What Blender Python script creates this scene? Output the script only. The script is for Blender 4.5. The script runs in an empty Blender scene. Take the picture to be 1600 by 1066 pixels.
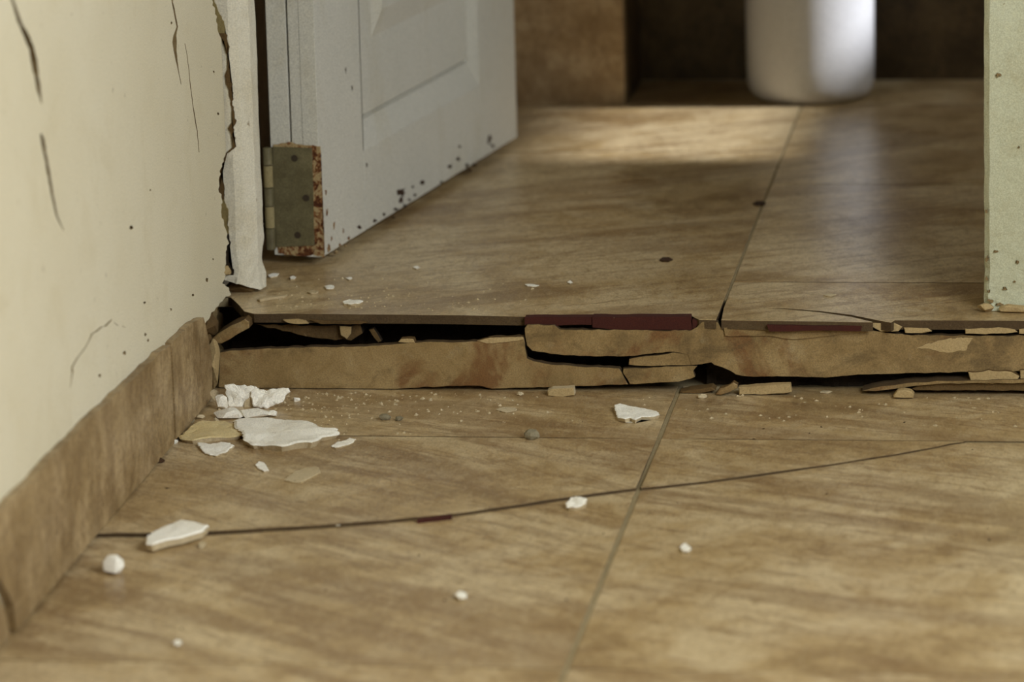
import bpy, bmesh, math, random
from mathutils import Vector, Matrix, noise
from mathutils.geometry import delaunay_2d_cdt
random.seed(7)
scene = bpy.context.scene
col = scene.collection

# ------------------------------------------------------------------ camera (solved from the photograph's vanishing points)
F_PX, PITCH, YAW, ROLL = 6691.97, 0.2261, 0.1393, -0.0256
CAM = Vector((0.1515, -4.6603, 1.1383))
FWD = Vector((-math.sin(YAW)*math.cos(PITCH), math.cos(YAW)*math.cos(PITCH), -math.sin(PITCH)))
_rt = Vector((math.cos(YAW), math.sin(YAW), 0)); _up = _rt.cross(FWD)
RT = math.cos(ROLL)*_rt + math.sin(ROLL)*_up
UP = -math.sin(ROLL)*_rt + math.cos(ROLL)*_up
cd = bpy.data.cameras.new('camera'); cam = bpy.data.objects.new('camera', cd); col.objects.link(cam)
m = Matrix.Identity(4)
for i in range(3):
    m[i][0] = RT[i]; m[i][1] = UP[i]; m[i][2] = -FWD[i]; m[i][3] = CAM[i]
cam.matrix_world = m
cd.sensor_width = 36; cd.lens = F_PX/1600*36; cd.clip_start = 0.05
cd.dof.use_dof = True; cd.dof.focus_distance = 4.78; cd.dof.aperture_fstop = 4.6
scene.camera = cam

# ------------------------------------------------------------------ light
w = bpy.data.worlds.new('world'); scene.world = w; w.use_nodes = True
w.node_tree.nodes['Background'].inputs[0].default_value = (0.75, 0.85, 1.0, 1)
w.node_tree.nodes['Background'].inputs[1].default_value = 0.45
def area(name, loc, target, sx, sy, power, color):
    d = bpy.data.lights.new(name, 'AREA'); d.shape = 'RECTANGLE'; d.size = sx; d.size_y = sy
    d.energy = power; d.color = color
    o = bpy.data.objects.new(name, d); col.objects.link(o); o.location = loc
    o.rotation_euler = (Vector(target)-Vector(loc)).to_track_quat('-Z', 'Y').to_euler()
    return o
area('window_daylight', (1.24, -2.05, 1.40), (-0.5, -1.5, 0.2), 1.4, 1.3, 77, (0.90, 0.95, 1.0))
area('inner_window_daylight', (0.885, 1.245, 1.19), (-0.9, 1.0, 0.25), 0.5, 0.24, 4.5, (0.88, 0.94, 1.0))
sd = bpy.data.lights.new('sun', 'SUN'); sd.energy = 6.5; sd.angle = math.radians(3.2); sd.color = (0.92, 0.94, 1.0)
so = bpy.data.objects.new('sun', sd); col.objects.link(so); so.location = (4, 1.2, 4)
so.rotation_euler = Vector((-1, -0.02, -0.80)).to_track_quat('-Z', 'Y').to_euler()

vs = scene.view_settings
vs.view_transform = 'Standard'; vs.look = 'None'; vs.gamma = 1; vs.use_curve_mapping = False
vs.exposure = 0.0

# ------------------------------------------------------------------ dimensions of the place (metres)
XW = -0.8435      # left wall face
H = 0.0832        # height of the step
XJ = -0.3141      # lower floor joint
XU = -0.2685      # upper floor joint
YB = -0.2196      # lower cross joint
YR = -1.046       # next lower cross joint
YBK = 1.395       # end wall of the inner room
YREC = 1.60       # back of the recess

def ray(px):
    return FWD + RT*((px[0]-800)/F_PX) - UP*((px[1]-533)/F_PX)
def hitp(px, p0, n):
    d = ray(px); n = Vector(n); t = (Vector(p0)-CAM).dot(n)/d.dot(n)
    return CAM + d*t

class Frame:
    def __init__(s, o, ex, ey, en):
        s.o, s.ex, s.ey, s.en = Vector(o), Vector(ex).normalized(), Vector(ey).normalized(), Vector(en).normalized()
    def w(s, a, b, c=0.0): return s.o + s.ex*a + s.ey*b + s.en*c
    def px(s, p, off=0.0):      # measured point -> coordinates in this plane
        q = hitp(p, s.o+s.en*off, s.en) - s.o
        return (q.dot(s.ex), q.dot(s.ey))
    def pxs(s, ps, off=0.0): return [s.px(p, off) for p in ps]
FL = Frame((0, 0, 0), (1, 0, 0), (0, 1, 0), (0, 0, 1))
FU = Frame((0, 0, H), (1, 0, 0), (0, 1, 0), (0, 0, 1))
FW = Frame((XW, 0, 0), (0, 1, 0), (0, 0, 1), (1, 0, 0))
FR = Frame((0, 0, 0), (1, 0, 0), (0, 0, 1), (0, -1, 0))

# ------------------------------------------------------------------ materials
def lin(r, g, b):
    f = lambda c: (c/255/12.92) if c/255 <= 0.04045 else ((c/255+0.055)/1.055)**2.4
    return (f(r), f(g), f(b), 1)
class NT:
    def __init__(s, name, rough=0.7, spec=0.4):
        s.m = bpy.data.materials.new(name); s.m.use_nodes = True
        s.t = s.m.node_tree; s.n = s.t.nodes; s.b = s.n['Principled BSDF']
        s.b.inputs['Roughness'].default_value = rough
        s.b.inputs['Specular IOR Level'].default_value = spec
        tc = s.n.new('ShaderNodeTexCoord'); s.co = tc.outputs['Object']
    def L(s, a, b): s.t.links.new(a, b)
    def mapped(s, scale=(1, 1, 1), rot=(0, 0, 0), loc=(0, 0, 0)):
        k = s.n.new('ShaderNodeMapping'); s.L(s.co, k.inputs[0])
        k.inputs['Scale'].default_value = scale; k.inputs['Rotation'].default_value = rot; k.inputs['Location'].default_value = loc
        return k.outputs[0]
    def noise(s, scale, detail=4, rough=0.6, dist=0.0, vec=None):
        k = s.n.new('ShaderNodeTexNoise'); s.L(vec or s.co, k.inputs['Vector'])
        k.inputs['Scale'].default_value = scale; k.inputs['Detail'].default_value = detail
        k.inputs['Roughness'].default_value = rough; k.inputs['Distortion'].default_value = dist
        return k.outputs['Fac']
    def ramp(s, fac, stops):
        k = s.n.new('ShaderNodeValToRGB'); s.L(fac, k.inputs[0]); e = k.color_ramp.elements
        while len(e) < len(stops): e.new(0.5)
        for i, (p, c) in enumerate(stops):
            e[i].position = p; e[i].color = c if len(c) == 4 else (*c, 1)
        return k.outputs[0]
    def mask(s, fac, a, b):
        return s.ramp(fac, [(a, (0, 0, 0, 1)), (b, (1, 1, 1, 1))])
    def mix(s, fac, a, b, mode='MIX'):
        k = s.n.new('ShaderNodeMix'); k.data_type = 'RGBA'; k.blend_type = mode
        for v, i in ((fac, 0), (a, 6), (b, 7)):
            if hasattr(v, 'is_output'): s.L(v, k.inputs[i])
            else: k.inputs[i].default_value = v
        return k.outputs[2]
    def color(s, c, grain=0.30):
        if hasattr(c, 'is_output') and grain:
            g_ = s.ramp(s.noise(620, 2, 0.75), [(0.28, (1-grain,)*3), (0.72, (1+grain*.75,)*3)])
            c = s.mix(1.0, c, g_, 'MULTIPLY')
        if hasattr(c, 'is_output'): s.L(c, s.b.inputs['Base Color'])
        else: s.b.inputs['Base Color'].default_value = c
    def bump(s, fac, strength=0.3, dist=0.001):
        k = s.n.new('ShaderNodeBump'); k.inputs['Strength'].default_value = strength; k.inputs['Distance'].default_value = dist
        s.L(fac, k.inputs['Height']); s.L(k.outputs[0], s.b.inputs['Normal'])
    def rough(s, fac, a, b):
        k = s.n.new('ShaderNodeMapRange'); s.L(fac, k.inputs[0]); k.inputs[3].default_value = a; k.inputs[4].default_value = b
        s.L(k.outputs[0], s.b.inputs['Roughness'])
    def scale_mask(s, m_, k_):
        q = s.n.new('ShaderNodeMath'); q.operation = 'MULTIPLY'; s.L(m_, q.inputs[0]); q.inputs[1].default_value = k_
        return q.outputs[0]

def stone(name, light, mid, dark, vein, rough=(0.22, 0.45), rot=0.0, sc=1.0, spec=0.35):
    """marbled stone; every tile carries its own 'tile_seed', which turns and shifts the print"""
    t = NT(name, 0.3, spec); plain = t.co
    at = t.n.new('ShaderNodeAttribute'); at.attribute_type = 'OBJECT'; at.attribute_name = 'tile_seed'
    mu = t.n.new('ShaderNodeVectorMath'); mu.operation = 'SCALE'; mu.inputs[0].default_value = (3.7, 5.1, 2.3); t.L(at.outputs['Fac'], mu.inputs['Scale'])
    ad = t.n.new('ShaderNodeVectorMath'); ad.operation = 'ADD'; t.L(plain, ad.inputs[0]); t.L(mu.outputs[0], ad.inputs[1])
    a2 = t.n.new('ShaderNodeAttribute'); a2.attribute_type = 'OBJECT'; a2.attribute_name = 'tile_turn'
    an = t.n.new('ShaderNodeMath'); an.operation = 'MULTIPLY_ADD'; t.L(a2.outputs['Fac'], an.inputs[0]); an.inputs[1].default_value = 1.0; an.inputs[2].default_value = rot
    vr = t.n.new('ShaderNodeVectorRotate'); vr.rotation_type = 'Z_AXIS'; t.L(ad.outputs[0], vr.inputs['Vector']); t.L(an.outputs[0], vr.inputs['Angle'])
    t.co = vr.outputs[0]
    n1 = t.noise(7*sc, 9, 0.72, 0.4, t.mapped((.9, .8, 1)))
    base = t.ramp(n1, [(0.33, dark), (0.46, mid), (0.58, light), (0.76, mid)])
    n2 = t.noise(5*sc, 7, 0.58, 0.25, t.mapped((.35, 2.0, 1), (0, 0, 0), (3.1, 1.7, 0.4)))
    vm = t.ramp(n2, [(0.50, (0, 0, 0, 1)), (0.56, (.8, .8, .8, 1)), (0.60, (1, 1, 1, 1)), (0.66, (.2, .2, .2, 1))])
    c = t.mix(t.scale_mask(vm, 0.55), base, vein)
    n4 = t.noise(8*sc, 6, 0.62, 0.3, t.mapped((.4, 2.6, 1), (0, 0, 0), (8.3, 4.7, 1.4)))
    c = t.mix(t.scale_mask(t.ramp(n4, [(0.47, (0, 0, 0, 1)), (0.495, (1, 1, 1, 1)), (0.505, (1, 1, 1, 1)), (0.53, (0, 0, 0, 1))]), 0.5), c, vein)
    c = t.mix(t.scale_mask(t.mask(t.noise(6*sc, 6, 0.65, 0.4, t.mapped((.5, 1.5, 1), (0, 0, 0), (1.3, 9.7, 5))), 0.56, 0.70), 0.6), c, light)
    t.co = plain
    n3 = t.noise(42, 7, 0.8, 0, t.mapped((1, .5, 1)))
    c = t.mix(t.scale_mask(t.mask(n3, 0.50, 0.66), 0.60), c, dark)
    n8 = t.noise(120, 5, 0.8, 0, t.mapped((1, .45, 1)))
    c = t.mix(t.scale_mask(t.mask(n8, 0.50, 0.66), 0.50), c, vein)
    c = t.mix(t.scale_mask(t.mask(t.noise(90, 5, 0.8, 0, t.mapped((1, .45, 1), (0, 0, 0), (5, 5, 5))), 0.52, 0.68), 0.40), c, light)
    n5 = t.noise(420, 2, 0.6, 0, t.mapped((1, .5, 1)))                                   # dust and pits
    c = t.mix(t.scale_mask(t.mask(n5, 0.55, 0.70), 0.35), c, light)
    c = t.mix(t.scale_mask(t.mask(t.noise(330, 3, 0.7, 0, t.mapped((1, .5, 1))), 0.56, 0.72), 0.45), c, vein)
    t.color(c); t.rough(n3, rough[0], rough[1]); t.bump(n5, 0.10, 0.0006)
    return t.m
M = {}
M['floor'] = stone('floor_stone', lin(206, 184, 142), lin(180, 153, 107), lin(142, 116, 76), lin(120, 90, 56), (0.2, 0.42), 0.0)
M['skirting'] = stone('skirting_stone', lin(174, 150, 110), lin(150, 126, 86), lin(122, 98, 62), lin(106, 82, 50), (0.35, 0.6), 0.2, 1.3)
M['skirting_edge'] = M['skirting']
def riser_mat():
    t = NT('riser_stone', 0.5, 0.4)
    n1 = t.noise(14, 6, 0.65, 0.8)
    c = t.ramp(n1, [(0.3, lin(112, 90, 54)), (0.5, lin(142, 117, 74)), (0.7, lin(160, 136, 92))])
    n2 = t.noise(9, 4, 0.6, 1.5, t.mapped((1, 1, 1), (0, 0, 0), (4.4, 2, 7.7)))
    c = t.mix(t.scale_mask(t.mask(n2, 0.52, 0.62), 0.75), c, lin(108, 68, 32))
    n7 = t.noise(17, 5, 0.65, 0.6, t.mapped((1, 1, 1.6), (0, 0, 0), (9.4, 1, 3.7)))
    c = t.mix(t.scale_mask(t.mask(n7, 0.52, 0.64), 0.6), c, lin(92, 74, 44))
    n4 = t.noise(30, 5, 0.7)
    c = t.mix(t.scale_mask(t.mask(n4, 0.58, 0.75), 0.45), c, lin(172, 156, 118))
    n3 = t.noise(350, 2, 0.6)
    c = t.mix(t.scale_mask(t.mask(n3, 0.55, 0.75), 0.4), c, lin(110, 86, 50))
    t.color(c); t.bump(n3, 0.25, 0.0008); return t.m
M['riser'] = riser_mat()
def plaster(name, a, b, stain, k=0.35, bump=0.25, relief=0):
    t = NT(name, 0.85, 0.2)
    n1 = t.noise(3.2, 5, 0.6)
    c = t.ramp(n1, [(0.3, a), (0.7, b)])
    n2 = t.noise(11, 6, 0.7, 0.6)
    c = t.mix(t.scale_mask(t.mask(n2, 0.52, 0.75), k), c, stain)
    n4 = t.noise(75, 3, 0.6)
    c = t.mix(t.scale_mask(t.mask(n4, 0.70, 0.76), 0.7), c, lin(120, 100, 70))
    n3 = t.noise(260, 3, 0.7)
    c = t.mix(t.scale_mask(t.mask(n3, 0.5, 0.8), 0.25), c, stain)
    t.color(c, 0.22)
    if relief:
        t.bump(t.noise(relief, 6, 0.75), 0.6, 0.003)
    else: t.bump(n3, bump, 0.001)
    return t.m
M['wall'] = plaster('cream_wall_paint', lin(214, 205, 177), lin(206, 195, 163), lin(190, 175, 136))
M['room'] = plaster('low_bounce_room_paint', lin(146, 136, 112), lin(140, 130, 106), lin(130, 118, 92))  # unseen walls and ceiling, darkened so they bounce less light
M['wall_edge'] = plaster('broken_plaster_edge', lin(150, 128, 88), lin(110, 90, 56), lin(80, 62, 36), 0.6, 0.6)
M['flake'] = plaster('plaster_flake', lin(250, 246, 232), lin(244, 238, 220), lin(222, 208, 176), 0.4, 0.4, 70)
M['flake_tan'] = plaster('plaster_flake_tan', lin(200, 184, 150), lin(180, 160, 122), lin(160, 138, 98), 0.5, 0.5)
M['flake_yellow'] = plaster('plaster_flake_yellow', lin(216, 190, 128), lin(214, 198, 154), lin(220, 208, 176), 0.7, 0.5, 70)
M['jamb'] = plaster('jamb_paint', lin(214, 208, 188), lin(206, 198, 174), lin(176, 160, 122), 0.5, 0.4)
M['jamb_green'] = plaster('jamb_paint_green', lin(196, 198, 170), lin(186, 184, 150), lin(160, 146, 104), 0.7, 0.5)
M['mortar'] = plaster('old_mortar', lin(112, 88, 52), lin(84, 64, 36), lin(56, 42, 24), 0.7, 0.9)
M['mortar_light'] = plaster('pale_mortar', lin(186, 162, 116), lin(160, 136, 92), lin(130, 106, 66), 0.6, 0.9)
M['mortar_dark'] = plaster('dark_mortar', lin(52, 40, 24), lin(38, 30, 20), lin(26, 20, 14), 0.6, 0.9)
M['seam'] = plaster('olive_mortar', lin(150, 134, 90), lin(128, 112, 68), lin(104, 86, 48), 0.6, 0.9)
M['wall_peel'] = plaster('peeled_plaster', lin(212, 196, 160), lin(204, 184, 144), lin(180, 156, 112), 0.6, 0.6)
M['tile_body'] = plaster('tile_body', lin(88, 70, 46), lin(66, 52, 34), lin(110, 92, 62), 0.6, 0.8)
M['red_clay'] = plaster('red_clay_body', lin(72, 34, 25), lin(60, 28, 21), lin(52, 34, 25), 0.6, 0.5)
M['grout'] = plaster('grout', lin(156, 140, 106), lin(138, 122, 88), lin(112, 96, 66), 0.6, 0.5)
M['stone_grey'] = plaster('grey_pebble', lin(140, 130, 104), lin(118, 108, 84), lin(90, 80, 58), 0.6, 0.6)
M['dark_bits'] = plaster('dark_litter', lin(70, 48, 28), lin(52, 36, 22), lin(40, 28, 18), 0.6, 0.6)
def door_mat():
    t = NT('door_paint', 0.5, 0.35)
    n1 = t.noise(4, 5, 0.6)
    c = t.ramp(n1, [(0.3, lin(194, 191, 176)), (0.7, lin(203, 199, 184))])
    n2 = t.noise(9, 6, 0.7, 0.5, t.mapped((1, 1, 0.35)))
    c = t.mix(t.scale_mask(t.mask(n2, 0.55, 0.75), 0.4), c, lin(172, 160, 126))
    n3 = t.noise(160, 3, 0.7)
    c = t.mix(t.scale_mask(t.mask(n3, 0.62, 0.72), 0.3), c, lin(150, 138, 108))
    t.color(c); t.bump(n3, 0.15, 0.0008); return t.m
M['door'] = door_mat()
def rust_mat():
    t = NT('rusty_paint', 0.8, 0.2)
    n = t.noise(95, 5, 0.7, 1.0)
    t.color(t.ramp(n, [(0.40, lin(72, 38, 20)), (0.48, lin(128, 84, 46)), (0.54, lin(170, 150, 108)), (0.7, lin(140, 108, 66))]))
    t.bump(n, 0.6, 0.002); return t.m
M['rust'] = rust_mat()
def hinge_mat():
    t = NT('painted_hinge_steel', 0.55, 0.4)
    n = t.noise(40, 5, 0.7)
    c = t.ramp(n, [(0.3, lin(82, 74, 48)), (0.6, lin(106, 98, 68)), (0.75, lin(124, 112, 80))])
    c = t.mix(t.scale_mask(t.mask(t.noise(22, 5, 0.7), 0.58, 0.68), 0.5), c, lin(92, 58, 28))
    t.color(c); t.bump(n, 0.3, 0.0008); return t.m
M['hinge'] = hinge_mat()
M['hinge_pale'] = plaster('worn_hinge_knuckle', lin(150, 138, 100), lin(136, 122, 84), lin(104, 84, 50), 0.5, 0.4)
t = NT('screw_steel', 0.6, 0.4); t.color(lin(54, 44, 30)); M['screw'] = t.m
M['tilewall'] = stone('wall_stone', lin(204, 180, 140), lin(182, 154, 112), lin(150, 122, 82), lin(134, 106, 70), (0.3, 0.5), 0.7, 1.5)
M['recess'] = stone('recess_shade_stone', lin(104, 86, 58), lin(84, 68, 44), lin(66, 52, 32), lin(58, 44, 28), (0.4, 0.6), 0.7, 1.5)  # wall stone in darker tones: the recess's shade put into the colour
def white_gloss():
    t = NT('white_glaze', 0.22, 0.5)
    t.color(t.ramp(t.noise(5, 3), [(0.3, lin(226, 226, 228)), (0.7, lin(220, 219, 218))])); return t.m
M['white'] = white_gloss()

# ------------------------------------------------------------------ mesh helpers
def link(name, bm, mats, parent=None, smooth=False):
    me = bpy.data.meshes.new(name); bm.to_mesh(me); bm.free()
    for mt in (mats if isinstance(mats, (list, tuple)) else [mats]): me.materials.append(M[mt])
    if smooth:
        for p in me.polygons: p.use_smooth = True
    o = bpy.data.objects.new(name, me); col.objects.link(o)
    if parent: o.parent = parent
    return o
def tag(o, label, cat, group=None, kind=None):
    o['label'] = label; o['category'] = cat
    if group: o['group'] = group
    if kind: o['kind'] = kind
    return o
def empty(name):
    o = bpy.data.objects.new(name, None); o.empty_display_size = 0.02; col.objects.link(o); return o
def rag(pts, step, amp, seed=0, closed=True):
    rnd = random.Random(seed); out = []; n = len(pts)
    for i in range(n if closed else n-1):
        a = Vector(pts[i]).to_2d(); b = Vector(pts[(i+1) % n]).to_2d(); d = b-a; L = d.length
        k = max(1, min(60, int(L/step))) if step > 0 else 1
        nn = Vector((-d.y, d.x)).normalized() if L > 1e-9 else Vector((0, 0))
        for j in range(k):
            t_ = j/k
            out.append(tuple(a+d*t_+nn*(rnd.uniform(-amp, amp) if (j or amp) else 0)))
    if not closed: out.append(tuple(pts[-1]))
    return out
def slab(name, fr, pts, lo, hi, mats, parent=None, step=0, amp=0, seed=0, bevel=0.0, dz=None):
    """a plate with outline pts in frame fr, from lo to hi along the frame's normal; second material on its broken edges.
    dz(a,b) lifts the top"""
    if step: pts = rag(pts, step, amp, seed)
    bm = bmesh.new(); n = len(pts); rnd = random.Random(seed+5)
    top = [bm.verts.new(fr.w(a, b, hi+(dz(a, b) if dz else 0))) for a, b in pts]
    bot = [bm.verts.new(fr.w(a, b, lo)) for a, b in pts]
    ft = bm.faces.new(top); fb = bm.faces.new(bot[::-1])
    sides = []
    for i in range(n):
        j = (i+1) % n
        sides.append(bm.faces.new((top[j], top[i], bot[i], bot[j])))
    if isinstance(mats, (list, tuple)) and len(mats) > 1:
        for f in sides: f.material_index = 1
    if bevel:
        bmesh.ops.bevel(bm, geom=list(ft.edges), offset=bevel, segments=1, affect='EDGES', clamp_overlap=True)
    bmesh.ops.triangulate(bm, faces=[f for f in bm.faces if len(f.verts) > 4])
    bmesh.ops.recalc_face_normals(bm, faces=bm.faces[:])
    return link(name, bm, mats, parent)
def bx(bm, x0, x1, y0, y1, z0, z1):
    vs_ = [bm.verts.new((x, y, z)) for z in (z0, z1) for y in (y0, y1) for x in (x0, x1)]
    for f in ((0, 2, 3, 1), (4, 5, 7, 6), (0, 1, 5, 4), (1, 3, 7, 5), (3, 2, 6, 7), (2, 0, 4, 6)):
        bm.faces.new([vs_[i] for i in f])
def boxes(name, bl, mats, parent=None):
    bm = bmesh.new()
    for b in bl: bx(bm, *b)
    return link(name, bm, mats, parent)
def nz(p, s, seed=0.0): return noise.noise(Vector(p)*s+Vector((seed, seed*1.7, -seed)))
def roughgrid(name, fr, a0, a1, b0, b1, na, nb, amp, sc, mat, parent, off=0.0, seed=0):
    bm = bmesh.new(); g = []
    for i in range(na+1):
        r = []
        for j in range(nb+1):
            a = a0+(a1-a0)*i/na; b = b0+(b1-b0)*j/nb
            p = fr.w(a, b, off); d = amp*(nz(p, sc, seed)+0.6*nz(p, sc*2.7, seed+3)+0.35*nz(p, sc*6.5, seed+8))
            r.append(bm.verts.new(p+fr.en*d))
        g.append(r)
    for i in range(na):
        for j in range(nb): bm.faces.new((g[i][j], g[i+1][j], g[i+1][j+1], g[i][j+1]))
    bmesh.ops.recalc_face_normals(bm, faces=bm.faces[:])
    return link(name, bm, mat, parent)
def flake(name, fr, pts, base, th, mats, parent=None, seed=0, bump=0.3, curl=0.0, step=0.004, amp=0.0006, tilt=(0, 0)):
    step *= .6; amp *= 1.15
    """a thin uneven chip of plaster: rings between outline and middle, uneven top, broken rim"""
    pts = rag(pts, step, amp, seed); n = len(pts)
    ca = sum(p[0] for p in pts)/n; cb = sum(p[1] for p in pts)/n
    bm = bmesh.new(); rnd = random.Random(seed)
    R = max(math.hypot(a-ca, b-cb) for a, b in pts)
    def lift(a, b, r):
        p = Vector((a, b, seed*0.37)); return curl*r*r + tilt[0]*(a-ca) + tilt[1]*(b-cb) + bump*th*.85*(nz(p, 2.2/max(R, 1e-4), seed)+0.5*nz(p, 4/max(R, 1e-4), seed+2))
    rings = []
    for r in (1.0, 0.94, 0.62, 0.3):
        rings.append([bm.verts.new(fr.w(ca+(a-ca)*r, cb+(b-cb)*r, base+th*(1.0 if r < 0.97 else 0.8)+lift(a*r+ca*(1-r), b*r+cb*(1-r), math.hypot(a-ca, b-cb)*r/R))) for a, b in pts])
    ctr = bm.verts.new(fr.w(ca, cb, base+th+lift(ca, cb, 0)))
    low = [bm.verts.new(fr.w(ca+(a-ca)*0.95, cb+(b-cb)*0.95, base+max(0, lift(ca+(a-ca)*.95, cb+(b-cb)*.95, math.hypot(a-ca, b-cb)/R)-bump*th) if (curl or tilt[0] or tilt[1]) else base)) for a, b in pts]
    for i in range(n):
        j = (i+1) % n
        for k in range(3): bm.faces.new((rings[k][i], rings[k][j], rings[k+1][j], rings[k+1][i]))
        bm.faces.new((rings[3][i], rings[3][j], ctr))
        f = bm.faces.new((low[j], low[i], rings[0][i], rings[0][j]))
        if isinstance(mats, (list, tuple)) and len(mats) > 1: f.material_index = 1
    bm.faces.new(low[::-1])
    bmesh.ops.triangulate(bm, faces=[f for f in bm.faces if len(f.verts) > 4])
    bmesh.ops.recalc_face_normals(bm, faces=bm.faces[:])
    return link(name, bm, mats, parent)
def rock_bm(c, sx, sy, sz, seed, n=16, flat=True):
    rnd = random.Random(seed); bm = bmesh.new()
    for i in range(n):
        v = Vector((rnd.gauss(0, 1), rnd.gauss(0, 1), rnd.gauss(0, 1))).normalized()
        z = v.z*sz
        if flat: z = max(z, -0.75*sz)
        bm.verts.new(Vector(c)+Vector((v.x*sx, v.y*sy, z)))
    r = bmesh.ops.convex_hull(bm, input=bm.verts[:])
    bmesh.ops.delete(bm, geom=[g for g in r['geom_interior'] if isinstance(g, bmesh.types.BMVert)], context='VERTS')
    zmin = min(v.co.z for v in bm.verts)
    bmesh.ops.recalc_face_normals(bm, faces=bm.faces[:])
    return bm, zmin
def rock(name, px, zbase, wpx, hpx, mat, seed, depth=None, parent=None, n=16):
    """a broken lump on the floor plane z = zbase; width and height measured on the photograph"""
    p = hitp(px, (0, 0, zbase), (0, 0, 1)); d = (p-CAM).length; s = d/F_PX
    sx = wpx*s/2; sz = hpx*s/2/1.0; sy = depth if depth else sx*0.8
    bm, zmin = rock_bm((p.x, p.y+sy*0.7, zbase+sz*0.75), sx, sy, sz, seed, n)
    for v in bm.verts: v.co.z += zbase-zmin-0.0003
    return link(name, bm, mat, parent)
def crack_poly(px_w, seed=0, jit=0.5):
    """closed outline of a crack from (x, y, width) samples in photo pixels"""
    rnd = random.Random(seed); L, Rr = [], []
    pts = []
    for i in range(len(px_w)-1):
        a, b = px_w[i], px_w[i+1]
        k = max(1, int(math.hypot(b[0]-a[0], b[1]-a[1])/7))
        for j in range(k):
            t_ = j/k; pts.append([a[q]+(b[q]-a[q])*t_ for q in range(3)])
    pts.append(list(px_w[-1]))
    for x, y, wd in pts:
        o = rnd.uniform(-jit, jit); wd = max(0.5, wd*rnd.uniform(.8, 1.2))
        L.append((x+o-wd/2, y)); Rr.append((x+o+wd/2, y))
    return L+Rr[::-1]

# ------------------------------------------------------------------ THE SETTING
# ---- lower floor: bed + tiles
floor = boxes('floor', [(XW-0.12, 1.35, -6.1, 0.16, -0.08, -0.0010)], 'grout')
tag(floor, 'worn beige marbled tile floor of the front room, below the broken step', 'floor', kind='structure')
crackL = [(138, 838.5), (228, 838.5), (330, 835), (420, 830), (500, 825), (560, 821), (640, 814), (700, 808), (760, 800), (820, 791), (885, 781), (940, 773), (996, 766)]
crackR = [(1006, 765.5), (1100, 755), (1200, 742), (1300, 727), (1400, 711), (1460, 700), (1508, 690)]
g = 0.0026
cl = rag(FL.pxs(crackL), 0.02, 0.0009, 3, False); cr = rag(FL.pxs(crackR), 0.02, 0.0009, 4, False)
cl[0] = (XW-0.01, cl[0][1]); cl[-1] = (XJ-g, cl[-1][1])
cr[0] = (XJ+g, cr[0][1]); cr[-1] = (cr[-1][0], YB-0.004)
TB = ['floor', 'tile_body']
def seeded(o, v):
    o['tile_seed'] = float(v); o['tile_turn'] = (0.5 if o.parent == floor else -0.62)+0.16*math.sin(v*2.3); return o
def liftL(a, b):
    ci = min(cl, key=lambda p: abs(p[0]-a))[1]
    t_ = max(0, 1-(b-ci)/(YB-ci)); fx = (a-XW)/(XJ-XW)
    return (0.0042*(1-fx)+0.0026*fx)*t_ if fx > .02 else .0022*t_
def liftR(a, b):
    ci = min(cr, key=lambda p: abs(p[0]-a))[1]
    t_ = max(0, min(1, 1-(b-ci)/max(0.01, YB-ci))); fx = (a-XJ)/(cr[-1][0]-XJ)
    return (0.0026*(1-fx)+0.0010*fx)*t_
gb = 0.0012
seeded(slab('floor_tile', FL, [(XW-.01, YB+gb), (XJ-g, YB+gb), (XJ-g, 0.02), (XW-.01, 0.02)], -0.010, 0, TB, floor, 0.05, 0.0003, 1, .0006), 2.2)
seeded(slab('floor_tile', FL, [(XJ+g, YB+gb), (XJ+.83-g, YB+gb), (XJ+.83-g, 0.02), (XJ+g, 0.02)], -0.010, 0, TB, floor, 0.05, 0.0003, 2, .0006), 5.1)
seeded(slab('floor_tile', FL, cl+[(XJ-g, YB-gb), (XW-.01, YB-gb)], -0.010, 0, TB, floor, dz=liftL, bevel=.0003), 1.0)
seeded(slab('floor_tile', FL, cr+[(XJ+g, YB-gb)], -0.010, 0, TB, floor, dz=liftR, bevel=.0003), 4.3)
off = lambda pl, d: [(a, b-d) for a, b in pl]
seeded(slab('floor_tile', FL, [(XW-.01, YR+gb), (XJ-g, YR+gb)]+off(cl, .0035)[::-1], -0.010, 0, TB, floor, bevel=.0003), 1.0)
seeded(slab('floor_tile', FL, [(XJ+g, YR+gb), (XJ+.83-g, YR+gb), (XJ+.83-g, YB-gb)]+off(cr, .003)[::-1], -0.010, 0, TB, floor, bevel=.0003), 4.3)
def rect_tile(x0, x1, y0, y1, seed, parent=floor, fr=FL, th=0.010):
    seeded(slab('floor_tile', fr, [(x0, y0), (x1, y0), (x1, y1), (x0, y1)], -th, 0, TB, parent, 0.06, 0.0003, seed, .0006), seed*1.37)
for k in range(3):
    y1 = YR-k*.826-gb; y0 = YR-(k+1)*.826+gb
    rect_tile(XW-.01, XJ-g, y0, y1, 20+k)
    for c_ in range(2): rect_tile(XJ+.83*c_+g, min(1.27, XJ+.83*(c_+1)-g), y0, y1, 30+k*3+c_)
for y0, y1 in ((YB+gb, .02), (YR+gb, YB-gb)):
    for c_ in (1,): rect_tile(XJ+.83*c_+g, min(1.27, XJ+.83*(c_+1)-g), y0, y1, 44+c_)
# red clay shows where the raised tile edge is chipped
p = FL.pxs([(652, 817.5), (706, 811.5)])
fr = Frame((p[0][0], p[0][1]-0.0012, 0), (p[1][0]-p[0][0], p[1][1]-p[0][1], 0), (0, 0, 1), (0, -1, 0))
L_ = math.hypot(p[1][0]-p[0][0], p[1][1]-p[0][1])
o = slab('chipped_edge', fr, [(0, -.004), (L_, -.004), (L_, .0050), (L_*.6, .0046), (0, .0040)], -0.003, 0.0008, 'red_clay', floor, 0.008, .0002, 5)
o['label'] = 'red clay body showing at the chipped tile edge'

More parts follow.
